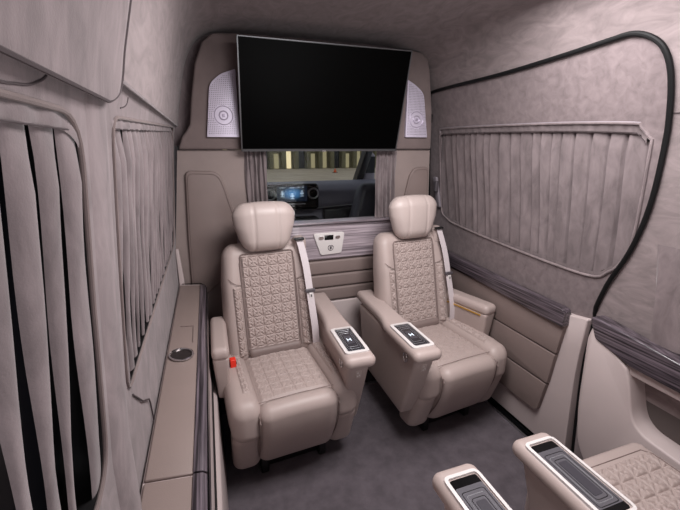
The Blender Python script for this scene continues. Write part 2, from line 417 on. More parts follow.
# front partition (bulkhead)
UPP = [(-.125, 1.442), (1.286, 1.442), (1.283, 1.56), (1.277, 1.666), (1.262, 1.775), (1.250, 1.87), (1.232, 1.93), (1.19, 1.963), (1.126, 1.969), (.174, 1.974), (.078, 1.966), (.028, 1.925), (-.012, 1.83), (-.042, 1.68), (-.06, 1.56), (-.078, 1.53), (-.10, 1.505)]
b = MB().prism(UPP, 'y', 2.055, 2.14)
pw = bpy.data.objects.new('wall_front', None); C.objects.link(pw); pw.location = (.62, 2.1, 0); struct(pw, 'front partition wall between cabin and driver area')
child_world(pw, 'upper_panel', b, SUEDE_DARK, bev=.012)
LOW = [(-.19, 0), (1.315, 0), (1.315, .8), (1.292, 1.44), (1.03, 1.44), (1.03, 1.042), (.215, 1.042), (.215, 1.44), (-.13, 1.44), (-.19, .95)]
b = MB().prism(LOW, 'y', 2.08, 2.14); child_world(pw, 'lower_panel', b, mat('partition_leather', srgb(140, 126, 122), .6, noise=.08, nscale=8, bump=.3, spec=.3))
# filler walls beside the partition, lining beyond it
b = MB().box((1.10, 2.36, 0), (1.56, 2.38, 1.99)).box((-.25, 2.16, 0), (-.19, 2.18, 1.6)); b.box((-.30, 2.15, 1.46), (1.29, 2.17, 2.05)); child_world(pw, 'corner_lining', b, SUEDE)
b = MB().grid(lambda u, v: (-.2+.10*u, 2.0+.12*u, 1.0+.55*v), 4, 4)
# raised padded side panels
for nm, poly in (('left', [(-.135, .62), (.02, .74), (.13, .90), (.15, 1.0), (.072, 1.292), (.045, 1.335), (-.105, 1.342), (-.125, 1.0)]),
                 ('right', [(1.30, .66), (1.22, .74), (1.11, .90), (1.09, 1.0), (1.155, 1.292), (1.185, 1.335), (1.282, 1.342), (1.292, 1.0)])):
    b = MB().prism(roundpoly(poly, .03, 4), 'y', 2.062, 2.085); child_world(pw, 'padded_panel', b, LEATHER_D, bev=.008)
    cx = sum(p[0] for p in poly)/8; cz = sum(p[1] for p in poly)/8
    q = [(cx+(p[0]-cx)*.9, 2.0605, cz+(p[1]-cz)*.955) for p in roundpoly(poly, .03, 4)]
    child_world(pw, 'stitch_line', MB().tube(q, .0016, 5, True), STITCH)
# lower centre pads
for z0, z1 in ((.722, .805), (.637, .716), (.55, .631)):
    child_world(pw, 'centre_pad', MB().rbox((.63, 2.076, (z0+z1)/2), (.47, .016, (z1-z0)/2), .012, (6, 1, 1)), LEATHER_D)
child_world(pw, 'kick_panel', MB().rbox((.63, 2.078, .30), (.47, .012, .24), .01, 2), LEATHER_L)
s_ = child_world(pw, 'wood_strip', MB().rbox((.62, 2.075, .925), (.50, .02, .108), .01, (8, 1, 1)), WOOD_X); s_['label'] = 'grey striped wood strip'
child_world(pw, 'window_sill', MB().rbox((.62, 2.085, 1.037), (.46, .05, .006), .004, 1), WOOD_X)
# partition glass
b = MB().box((.215, 2.115, 1.042), (1.03, 2.119, 1.45)); struct(build('window_3', b, GLASS, smooth=False), 'clear partition window to the driver area')

# white control panel on the wood
cp = thing('control_panel', (.64, 2.053, .91), 'white trapezoid control panel with small display, on the grey wood strip', 'control panel')
poly = roundpoly([(.585, .845), (.712, .850), (.733, .978), (.54, .978)], [.015, .015, .02, .02], 5)
child_world(cp, 'face_plate', MB().prism(poly, 'y', 2.046, 2.058), WHITE, bev=.003)
child_world(cp, 'display', MB().box((.608, 2.043, .936), (.662, 2.048, .964)), BLACK_GLOSS, bev=.002)
for x in (.587, .688): child_world(cp, 'rotary_dial', MB().add(*(lambda n: ([(x+.018*cos(2*pi*i/n), 2.047, .950+.011*sin(2*pi*i/n)) for i in range(n)]+[(x+.015*cos(2*pi*i/n), 2.040, .950+.009*sin(2*pi*i/n)) for i in range(n)], [(i, (i+1) % n, (i+1) % n+n, i+n) for i in range(n)]+[tuple(range(n, 2*n))]))(20)), CHROME)
child_world(cp, 'ring_mark', MB().tube([(.645+.016*cos(2*pi*i/20), 2.045, .888+.016*sin(2*pi*i/20)) for i in range(20) if i not in (4, 5, 6)], .0022, 6), BELT_D)
child_world(cp, 'button', MB().rbox((.645, 2.045, .888), (.006, .003, .008), .002, 1), BELT_D)

# speakers
def speaker(name, outline, cx, cz, label):
    t = thing('speaker', (cx, 2.05, cz), label, 'speaker', group='partition speakers')
    child_world(t, 'grille', MB().prism(outline, 'y', 2.038, 2.058), GRILLE, bev=.004)
    for r in (.043, .020):
        child_world(t, 'ring', MB().tube([(cx+r*cos(2*pi*i/32), 2.0375, cz+r*sin(2*pi*i/32)) for i in range(32)],   .002 if r > .03 else .0028, 6, True), GRILLE_RING)
    child_world(t, 'dust_cap', MB().rbox((cx, 2.037, cz), (.007, .002, .007), .002, 2), GRILLE_RING)
    b = MB(); xs = [p[0] for p in outline]; zs = [p[1] for p in outline]
    z = min(zs)+.016
    while z < max(zs):
        x = min(xs)+.012
        while x < max(xs)-.008:
            ok = False; n = len(outline)
            for i in range(n):
                (xa, za), (xb, zb) = outline[i], outline[(i+1) % n]
                if (za > z+.012) != (zb > z+.012) and x < (xb-xa)*(z+.012-za)/(zb-za)+xa: ok = not ok
            if ok and hypot(x-cx, z-cz) > .05:
                b.box((x-.0016, 2.0372, z-.0016), (x+.0016, 2.0378, z+.0016))
            x += .0085
        z += .0085
    o = child_world(t, 'perforation', b, BELT_D, smooth=False); o['kind'] = 'stuff'
oL = roundpoly([(.014, 1.502), (.170, 1.502), (.170, 1.815), (.10, 1.79), (.045, 1.745)], [.004, .004, .004, .02, .03], 4)
speaker('l', oL, .100, 1.603, 'lavender white perforated speaker left of the television')
oR = roundpoly([(1.10, 1.510), (1.243, 1.510), (1.205, 1.75), (1.15, 1.79), (1.10, 1.815)], [.004, .004, .03, .02, .004], 4)
speaker('r', oR, 1.165, 1.607, 'lavender white perforated speaker right of the television')

# television, tilted forward at the top
tv = thing('television', (.602, 2.02, 1.436), 'large wide black television hanging above the partition window', 'television')
p0 = Vector((0, 0, 0)); up = Vector((0, 1.880-2.02, 1.921-1.436)); up_l = up.length; up.normalize(); nr = Vector((1, 0, 0)).cross(up)  # pointing away from viewer
nr = Vector((0, up.z, -up.y))
T = Matrix((Vector((1, 0, 0)), nr, up)).transposed().to_4x4()
hw = .427
build('cabinet', MB().box((-hw, 0, 0), (hw, .045, up_l), T), BLACK, tv, bev=.004)
build('screen', MB().box((-hw+.004, -.0015, .012), (hw-.004, .0005, up_l-.005), T), TVBLACK, tv, smooth=False)
build('bezel', MB().box((-hw-.0025, -.003, -.002), (hw+.0025, .02, .009), T).box((-hw-.003, -.003, 0), (-hw+.002, .02, up_l), T).box((hw-.002, -.003, 0), (hw+.003, .02, up_l), T).box((-hw-.003, -.003, up_l-.003), (hw+.003, .02, up_l+.001), T), mat('tv_bezel', srgb(96, 96, 98), .3, metal=.6), tv, smooth=False)
build('maker_mark', MB().box((-.009, -.0035, -.004), (.009, .004, .004), T), SILVER, tv)
build('wall_bracket', MB().box((-.12, .045, .06), (.12, .11, .22)), BLACK, tv)

# partition curtains
def wave_curtain(x0, x1, z0, z1, n, label):
    ph = random.random()*6
    def fn(u, v):
        x = x0+(x1-x0)*u; a = .009+.003*sin(v*5+ph)
        return (x+.003*sin(v*7+u*20), 2.068+a*sin(u*n*2*pi+ph+.4*sin(v*4))+.003*sin(u*n*5), z0+(z1-z0)*v)
    t = thing('curtain', ((x0+x1)/2, 2.068, z0), label, 'curtain', group='partition curtains')
    child_world(t, 'fabric', MB().grid(fn, 90, 10), SUEDE_CURT, angle=80)
    child_world(t, 'hem', MB().grid(lambda u, v: (lambda p: (p[0], p[1]-.0015, p[2]))(fn(u, .03*v)), 90, 1), SUEDE)
    return t
wave_curtain(.188, .300, 1.045, 1.437, 5, 'narrow pleated curtain gathered left of the partition window')
wave_curtain(.935, 1.062, 1.045, 1.437, 5, 'narrow pleated curtain gathered right of the partition window')

# ---------------------------------------------------------------- left window curtains: hanging pleats that open downwards
def gap_curtain(W, ya, yb, zt, zbot, pitch, frac_bottom, label, seed, hh):
    rnd = random.Random(seed)
    t = thing('curtain', (XL(zbot), (ya+yb)/2, zbot), label, 'curtain', group='left side window curtains')
    b = MB(); y = yb; i = 0
    while y > ya+.02:
        wdt = pitch*(.8+.35*rnd.random()); y1 = y; y0 = max(ya, y-wdt)
        ft = .96; fb = frac_bottom*(.75+.5*rnd.random()) if i else .8
        lean = rnd.uniform(-.25, .35)*wdt; bow = rnd.uniform(-.006, .010); dep = rnd.uniform(.008, .014)
        def fn(u, v, y0=y0, y1=y1, fb=fb, lean=lean, bow=bow, dep=dep, i=i):
            s = 1-v                                  # 0 bottom .. 1 top in v
            g = min(1, max(0, s*1.5-.01)); ztop = zt(y0)
            f = ft+(fb-ft)*(g**.55)
            ww = (y1-y0)*f; cy = y1-(y1-y0)*.5+(lean*g if i else -.004)+bow*sin(s*4+i)
            if i == 0: ww = (y1-y0)*(.97-.12*g); cy = y1-ww*.5+.006
            yy = cy-ww/2+ww*u; z = zbot+(ztop-zbot)*v
            e = 2*u-1
            x = XL(z)-.006+dep*(1-e*e)*(.35+.65*(1-g))*min(1, s*9)-.003*abs(e)**8+.0015*sin(s*9+u*3+i)
            return (x, yy, z)
        b.grid(fn, 14, 16); y -= wdt; i += 1
    child_world(t, 'pleats', b, SUEDE_CURT, angle=80)
    # gathered header
    hz = lambda u: min(zt(ya+(yb-ya)*u), zt(ya+(yb-ya)*u)-.02*max(0, 1-(1-u)*(yb-ya)/.05)**2)
    b = MB().grid(lambda u, v: (XL(hz(u))-.001+.0015*sin(u*(yb-ya)*90)+.002*sin(v*pi), ya+.004+(yb-ya-.008)*u, hz(u)-.004+(hh+.004)*v), 160, 3)
    child_world(t, 'header_band', b, SUEDE_CURT, angle=80)
    b = MB().tube([(XL(zt(.5))+.0006, ya+.01+(yb-ya-.05)*k/20, zt(ya+(yb-ya-.05)*k/20)-.003) for k in range(21)], .0011, 5); child_world(t, 'header_stitch', b, SEAM)
    return t
gap_curtain(W2, -.72, .562, lambda y: 1.473, .966, .068, .36, 'tall suede curtain with wide dark gaps, nearest at the left', 3, .015)
gap_curtain(W1, .742, 2.02, lambda y: 1.484+.045*(y-.745)/1.285, .99, .056, .42, 'pleated suede curtain on the farther left side window', 11, .015)

# sliding-door curtain: flat knife pleats
def win_z(y):
    zs = []
    n = len(WINs)
    for i in range(n):
        a, c = WINs[i], WINs[(i+1) % n]
        if (a[0] > y) != (c[0] > y): zs.append(a[1]+(c[1]-a[1])*(y-a[0])/(c[0]-a[0]))
    return (min(zs), max(zs)) if len(zs) >= 2 else (1.2, 1.3)
edges = [2.15]; rnd = random.Random(5)
for k in range(40):
    nx = edges[-1]-rnd.choice([.045, .06, .07, .075]) 
    if nx < .97: break
    edges.append(nx)
edges.append(.90)
dc = thing('curtain', (1.45, 1.5, .95), 'wide suede curtain in flat knife pleats on the sliding door window', 'curtain')
b = MB()
for k in range(len(edges)-1):
    y1, y0 = edges[k], edges[k+1]
    amp = .014+.007*rnd.random(); ln = rnd.uniform(-.012, .012)+(.03*(k/len(edges))**3)
    def fn(u, v, y1=y1, y0=y0, amp=amp, ln=ln, k=k):
        yb_ = y1+(y0-y1)*u; 
        zz0, zz1 = win_z(max(.905, min(2.148, yb_)))
        z = zz0+.004+(zz1-zz0-.03)*v
        yy = yb_+ln*(1-v)*.9*min(1, (2.15-yb_)*8)*min(1, (yb_-.9)*8)
        # each pleat rises towards its rear edge, then folds back sharply
        x = XR(z)+.013-(.003+amp*(1-u)**1.2)*(min(1, (1-v)*9)*.75+.25)
        if u < .08 or u > .92: x = XR(z)+.028
        return (x+.0015*sin(v*6+k), yy, z)
    b.grid(fn, 14, 14)
child_world(dc, 'pleats', b, SUEDE_CURT, angle=80)
def band(v0, v1, off, name, m, top):
    def fn(u, v):
        y = .912+(2.14-.912)*u; a, c = win_z(y); z = (c-v0+(v0-v1)*v) if top else (a+v0+(v1-v0)*v)
        return (XR(z)+off+.0012*sin(u*140), y, z)
    child_world(dc, name, MB().grid(fn, 180, 3), m, angle=80)
band(.034, .004, -.001, 'header_band', SUEDE_CURT, True)
band(.002, .022, -.001, 'hem_band', SUEDE_CURT, False)
for s, nm in ((.030, 'header_stitch'),):
    pts = []
    for k in range(41):
        y = .915+(2.135-.915)*k/40; a, c = win_z(y); pts.append((XR(c-s)-.003, y, c-s))
    child_world(dc, nm, MB().tube(pts, .0014, 5), SEAM)

# ---------------------------------------------------------------- overhead locker door
lo = thing('overhead_locker', (-.1, .1, 1.53), 'grey suede overhead locker door with a rounded corner, upper left', 'overhead locker')
LP = [(-.128, 1.515), (-.124, 1.54), (-.112, 1.60), (-.094, 1.67), (-.079, 1.73), (-.054, 1.83), (-.024, 1.897), (.014, 1.943), (.072, 1.974), (.15, 1.986)]
def lp(s):
    s = max(0, min(.9999, s))*(len(LP)-1); i = int(s); f = s-i
    return (LP[i][0]+(LP[i+1][0]-LP[i][0])*f, LP[i][1]+(LP[i+1][1]-LP[i][1])*f)
def fn(u, v):
    e = .745; d = 0
    vv = v
    lim = e-(.085*max(0, 1-vv/.17)**2.2)
    y = -.88+(lim+.88)*u
    x, z = lp(vv); edge = min(1, (1-u)*(lim+.88)/.012); ed2 = min(1, vv/.02)
    k = .010*sqrt(max(0, min(edge, ed2))); return (x+k*.9-.004, y, z-k*.35)
child_world(lo, 'locker_front', MB().grid(fn, 120, 60), SUEDE, angle=50)
pts = [(lambda p: (p[0]+.003, .747-(.085*max(0, 1-v/.17)**2.2), p[1]))(lp(v)) for v in [k/60 for k in range(61)]]
pts = [(pts[0][0], -.88, pts[0][2])]+pts
child_world(lo, 'shadow_gap', MB().tube(pts, .0028, 6), SEAM)
# suede rail trim below the lockers, ends rounded
tr = MB()
for hk in ([(.472, 1.540), (.474, 1.520), (.446, 1.508), (.407, 1.501), (.30, 1.497), (-.2, 1.496)], [(.884, 1.545), (.880, 1.534), (.862, 1.526), (.824, 1.520)]):
    ps = catmull([(0, y, z) for y, z in hk], 6, False); tr.tube([(XL(z)+.0004, y, z) for _, y, z in ps], .0013, 6)
struct(build('trim_7', tr, SEAM))

# notch seam below the farther left window
struct(build('trim_9', MB().tube([(-.1885, .783, .955), (-.1885, .86, .885), (-.1885, .925, .845), (-.190, .942, .82), (-.190, .95, .765)], .002, 6), SEAM))

# ---------------------------------------------------------------- left side console
con = thing('side_console', (-.12, .6, 0), 'long taupe leather console with grey wood edge along the left wall', 'side console')
def conprof(x0): return [(-.19, .0), (-.19, .763), (-.088, .752), (-.080, .742), (-.070, .70), (-.060, .30), (-.052, .02), (-.052, 0)]
child_world(con, 'body', MB().prism(conprof(0), 'y', -.88, 2.03), LEATHER_L, bev=.004)
child_world(con, 'top_pad', MB().prism(roundpoly([(-.186, .728), (-.186, .769), (-.088, .758), (-.084, .728)], .004, 2), 'y', .742, 2.0), CONSOLE, bev=.004)
child_world(con, 'top_pad', MB().prism(roundpoly([(-.186, .728), (-.186, .769), (-.088, .758), (-.084, .728)], .004, 2), 'y', -.88, .736), CONSOLE, bev=.004)
for a, c in ((.742, 2.0), (-.88, .736)):
    s_ = child_world(con, 'wood_edge', MB().prism(roundpoly([(-.089, .72), (-.089, .762), (-.068, .760), (-.057, .750), (-.055, .70)], .004, 3), 'y', a, c), WOOD_Y, bev=.003); s_['label'] = 'grey striped wood edge'
child_world(con, 'rim', MB().tube([(-.057, -.88, .752), (-.057, 1.96, .752), (-.065, 2.0, .755), (-.085, 2.022, .760), (-.175, 2.025, .766)], .0022, 8), BLACK_GLOSS)
child_world(con, 'lid_seam', MB().tube([(-.155, 1.50, .768), (-.107, 1.50, .763), (-.105, 1.36, .763)], .0015, 5), STITCH)
child_world(con, 'lower_rail', MB().prism([(-.060, .0), (-.060, .42), (-.046, .40), (-.040, .0)], 'y', -.88, 1.72), LEATHER_L, bev=.004)
child_world(con, 'lower_groove', MB().box((-.063, -.88, .44), (-.0585, 1.95, .47)), BLACK, bev=.001)
# cup holder
n = 32; cxh, cyh, zz = -.139, 1.268, .768; rx, ry = .037, .040
hole = MB()
v = [(cxh+rx*cos(2*pi*i/n), cyh+ry*sin(2*pi*i/n), zz-.11*(cxh+rx*cos(2*pi*i/n)+.139)) for i in range(n)]
ring = MB().tube([(a, b_, c+.0015) for a, b_, c in v], .0035, 8, True)
child_world(con, 'cup_ring', ring, CHROME)
v2 = [(cxh+.033*cos(2*pi*i/n), cyh+.036*sin(2*pi*i/n), zz+.0022-.11*(.033*cos(2*pi*i/n))) for i in range(n)]; v3 = [(cxh+.030*cos(2*pi*i/n), cyh+.033*sin(2*pi*i/n), zz-.0005-.11*.03*cos(2*pi*i/n)) for i in range(n)]
child_world(con, 'cup_well', MB().add([(a, b_, c) for a, b_, c in v2]+v3, [(i, (i+1) % n, (i+1) % n+n, i+n) for i in range(n)]+[tuple(range(n, 2*n))]), mat('cup_well_steel', srgb(70, 64, 64), .25, metal=.7))
# front corner post beside console
struct(build('trim_10', MB().prism([(-.19, .0), (-.19, .95), (-.175, .95), (-.165, .78), (-.165, 0)], 'y', 2.032, 2.06), LEATHER_L, bev=.004))

# ================================================================= SEATS
def quilt(a, c, s, amp):
    u = abs(a/s-floor(a/s+.5)); v = abs(c/s-floor(c/s+.5)); p, q = max(u, v), min(u, v); r = hypot(u, v)
    dk = min(q, abs(p-q)*.7071 if r < .62 else 9)        # seams: cross and diagonals through the star's centre
    h = 1-.85*exp(-(dk/.045)**2)*(1 if r < .5 else .55)
    h *= .55+.45*sin(min(1, r/.5)*pi*.5)
    h *= 1-.30*exp(-((r-.50)/.04)**2)
    return amp*h*(1-.8*exp(-(r/.10)**2))
def quilt_patch(x0, x1, t0, t1, base, s, amp, step=.0031, mask=None, off=.0):
    step = s/20; X0 = math.ceil(x0/step)*step; T0 = math.ceil(t0/step)*step
    nu = int((x1-X0)/step); nv = int((t1-T0)/step); x0, t0, x1, t1 = X0, T0, X0+nu*step, T0+nv*step
    def fn(u, v):
        x = x0+(x1-x0)*u; t = t0+(t1-t0)*v
        e = min(x-x0, x1-x, t-t0, t1-t); fade = min(1, e/.008)
        cr = .0
        m_ = mask(x, t) if mask else 1
        p, n_ = base(x, t)
        return p+n_*((quilt(x+off, t, s, amp)*m_+.004)*fade-.004)
    return MB().grid(fn, nu, nv)

MESH = {}
def part(key, name, mk, m, parent, **k):
    """build a part once, reuse its mesh for the next seat"""
    if key in MESH:
        o = bpy.data.objects.new(name, MESH[key]); C.objects.link(o); o.parent = parent; return o
    o = build(name, mk(), m, parent, **k); MESH[key] = o.data; return o

def back_front(x, z):
    # front surface of the backrest: wings come forward at the sides
    y = .128+(z-.45)*.215
    ax = abs(x); y -= .022*max(0, min(1, (ax-.125)/.04))**1.5*(1-max(0, min(1, (z-.80)/.15)))
    y += .010*(1-min(1, ax/.13)**2)*0
    return y
def back_fn(x, y, z):
    zw = z+.70
    tw = interp(zw, [.40, .60, .80, .93, 1.0], [1.08, 1.09, 1.05, .98, .88])
    yy = y+.188+(zw-.45)*.215
    if y < 0:
        ax = abs(x*tw); yy -= .022*max(0, min(1, (ax-.125)/.04))**1.5*(1-max(0, min(1, (zw-.80)/.15)))*(min(1, -y/.05))
    return (x*tw, yy, z)
def arm(root, off, rz, style, key, long=True, label=None):
    a = MB(); hy = .36 if long else .20
    e = bpy.data.objects.new('armrest', None)
    # body tapers down to its foot
    def body():
        def fn(x, y, z):
            s = (y+.34)/.68; zt = (z+.19)/.38
            yf = -.205-.135*min(1, zt*1.05)**.9; yb = .27+.05*zt
            return (x*(.82+.18*zt), yf+(yb-yf)*s, z)
        def fn2(x, y, z):
            s = (y+.34)/.68; zt = (z+.19)/.38
            return (x*(.60+.27*zt), -.15+.33*s+(s-.5)*.05*zt, z*.55+.085)
        return MB().rbox((0, 0, .39), (.05, .34, .19), .022, (1, 6, 6), 3, fn if long else fn2)
    o = part(key+'body', 'armrest', body, LEATHER, root, angle=60)
    o.location = (off, 0 if long else .05, 0); o.rotation_euler = (0, 0, rz)
    def pad():
        if long:
            def fn(x, y, z):
                w_ = interp(y, [-.36, -.06, .02, .36], [1.04, 1.04, .80, .78]); return (x*w_, y, z+interp(y, [-.36, -.05, .03, .36], [0, 0, .012, .018]))
            return MB().rbox((0, 0, .592), (.066, .37, .028), .026, (2, 12, 1), 4, fn)
        return MB().rbox((0, 0, .598), (.047, .18, .030), .026, (2, 6, 1), 4)
    part(key+'pad', 'arm_pad', pad, LEATHER, o, angle=60)
    part(key+'pseam', 'pad_seam', lambda: MB().tube([(sx*.0605*(1 if long else .94), y, .582 if long else .585) for sx in (1,) for y in ((-.30, .0) if long else (-.17, .17))]+([(.049, .03, .59), (.049, .33, .598)] if long else []), .0018, 6), STITCH, o)
    if style == 'short':
        if label == 'gold':
            g = part(key+'gold', 'gold_strip', lambda: MB().box((-.0485, -.14, .566), (-.043, .15, .572)), GOLD, o); g['label'] = 'thin gold strip'
        return o
    y0, y1 = (-.325, -.085) if style == 'front' else (-.335, -.080)
    wpod = .055 if style == 'front' else .054
    def frame():
        P0 = roundpoly([(-wpod, y0), (wpod, y0), (wpod, y1), (-wpod, y1)], .02, 6); ins = .0155 if style == 'front' else .010
        zt0 = .6245; P1 = roundpoly([(-wpod+ins, y0+ins), (wpod-ins, y0+ins), (wpod-ins, y1-ins*.8), (-wpod+ins, y1-ins*.8)], .010, 6)
        m_ = MB(); n = len(P0); zt = .6245
        v = [(p[0], p[1], .612) for p in P0]+[(p[0]*.985, p[1], zt) for p in P0]+[(p[0], p[1], zt+.0008) for p in P1]+[(p[0], p[1], .612) for p in P1]
        f = []
        for k in range(3):
            for i in range(n): f.append((k*n+i, k*n+(i+1) % n, (k+1)*n+(i+1) % n, (k+1)*n+i))
        return m_.add(v, f)
    fr_ = part(key+'frame', 'tray_frame', frame, WHITE, o, angle=40)
    if style == 'front':
        def scr():
            return MB().prism(roundpoly([(-.0415, y0+.012), (.0415, y0+.012), (.0415, y1-.010), (-.0415, y1-.010)], .008, 4), 'z', .612, .6205)
        part(key+'screen', 'touch_screen', scr, SCREEN_GLASS, fr_)
        def lines():
            m_ = MB(); cy = (y0+y1)/2
            for a_, c_ in ((.035, .095), (.029, .078), (.023, .062)):
                R0 = roundpoly([(-a_, cy-c_), (a_, cy-c_), (a_, cy+c_), (-a_, cy+c_)], .01, 4)
                m_.tube([(p[0], p[1], .6209) for p in R0], .0006, 4, True)
            return m_
        part(key+'lines', 'screen_outline', lines, LINE, fr_)
        def card():
            cy = (y0+y1)/2
            return MB().prism(roundpoly([(-.016, cy-.036), (.016, cy-.036), (.016, cy+.036), (-.016, cy+.036)], .004, 3), 'z', .62, .6215)
        part(key+'card', 'charging_spot', card, TRAY, fr_)
        def glyph():
            cy = (y0+y1)/2; m_ = MB()
            m_.box((-.009, cy-.012, .6213), (-.006, cy+.012, .6221)).box((.006, cy-.012, .6213), (.009, cy+.012, .6221)).box((-.006, cy-.0015, .6213), (.006, cy+.0015, .6221))
            return m_
        part(key+'glyph', 'screen_symbol', glyph, GLOW, fr_)
        # controls on the nose and side
        def ctl():
            return MB().rbox((0, -.323, .52), (.014, .006, .022), .004, 1, 2, lambda x, y, z: (x, y-z*.25, z))
        part(key+'ctl', 'seat_switch', ctl, LEATHER_HEAD, o)
        part(key+'ctl2', 'switch_symbol', lambda: MB().box((-.006, -.3335, .526), (-.001, -.331, .533)).box((.002, -.331, .512), (.007, -.328, .519)).box((-.006, -.330, .508), (-.001, -.3265, .514)), WHITE, o)
        def ring_():
            return MB().tube([(-.0545, -.255+.016*cos(2*pi*i/20), .545+.022*sin(2*pi*i/20)) for i in range(20)], .0028, 6, True)
        part(key+'ring', 'cup_release_ring', ring_, CHROME, o)
    else:
        def well(): return MB().prism(roundpoly([(-.041, y0+.014), (.041, y0+.014), (.041, y1-.012), (-.041, y1-.012)], .008, 4), 'z', .60, .6208)
        part(key+'well', 'tray_well', well, BLACK_GLOSS, fr_)
        part(key+'plate', 'tray_plate', lambda: MB().prism(roundpoly([(-.040, y0+.040), (.040, y0+.040), (.040, y1-.03), (-.040, y1-.03)], .004, 3), 'z', .6208, .6216), TRAY2, fr_)
        for q, (a_, ya, yb_) in enumerate(((.033, y0+.055, y1-.034), (.026, y0+.066, y1-.044), (.020, y0+.076, y1-.052))):
            part(key+'step%d' % q, 'tray_outline', lambda a_=a_, ya=ya, yb_=yb_: MB().tube([(p[0], p[1], .6218) for p in roundpoly([(-a_, ya), (a_, ya), (a_, yb_), (-a_, yb_)], .008, 4)], .0010, 4, True), BLACK if q % 2 == 0 else LINE, fr_)
        part(key+'pad_', 'charging_pad', lambda: MB().prism(roundpoly([(-.014, y0+.085), (.014, y0+.085), (.014, y1-.062), (-.014, y1-.062)], .004, 3), 'z', .6214, .6228), TRAY, fr_)
        b_ = lambda: MB().tube([(sx*.0655, -.30+.6*k/40, .600) for sx in (-1,) for k in range(41)], .0016, 5)
        part(key+'st', 'side_stitching', b_, STITCH, o)
    return o

def belt(root, pts, wid, buckle_t, key):
    P = catmull([tuple(p) for p in pts], 5, False)
    def strap():
        m_ = MB(); v = []; f = []
        for i, p in enumerate(P):
            for q, (dx, dy) in enumerate(((-wid/2, 0), (wid/2, 0), (wid/2, .003), (-wid/2, .003))):
                v.append((p[0]+dx, p[1]+dy-.0, p[2]))
        for i in range(len(P)-1):
            for q in range(4): f.append((i*4+q, i*4+(q+1) % 4, (i+1)*4+(q+1) % 4, (i+1)*4+q))
        return m_.add(v, f)
    s_ = part(key+'strap', 'seat_belt', strap, BELT, root, angle=30); s_['label'] = 'light grey seat belt webbing'
    bp = P[buckle_t]
    part(key+'tongue', 'belt_tongue', lambda: MB().rbox((bp[0], bp[1]-.006, bp[2]), (.027, .006, .009), .004, 1), BELT_D, s_)
    part(key+'plate', 'belt_stopper', lambda: MB().rbox((bp[0]+.004, bp[1]-.008, bp[2]-.028), (.011, .004, .016), .003, 1), WHITE, s_)
    part(key+'pmark', 'stopper_slot', lambda: MB().box((bp[0]+.001, bp[1]-.0125, bp[2]-.034), (bp[0]+.008, bp[1]-.0118, bp[2]-.020)), BELT_D, s_)
    t0 = P[0]
    part(key+'guide', 'belt_guide', lambda: MB().rbox((t0[0]-.002, t0[1]-.004, t0[2]+.004), (.026, .012, .006), .004, 1), BLACK, root)

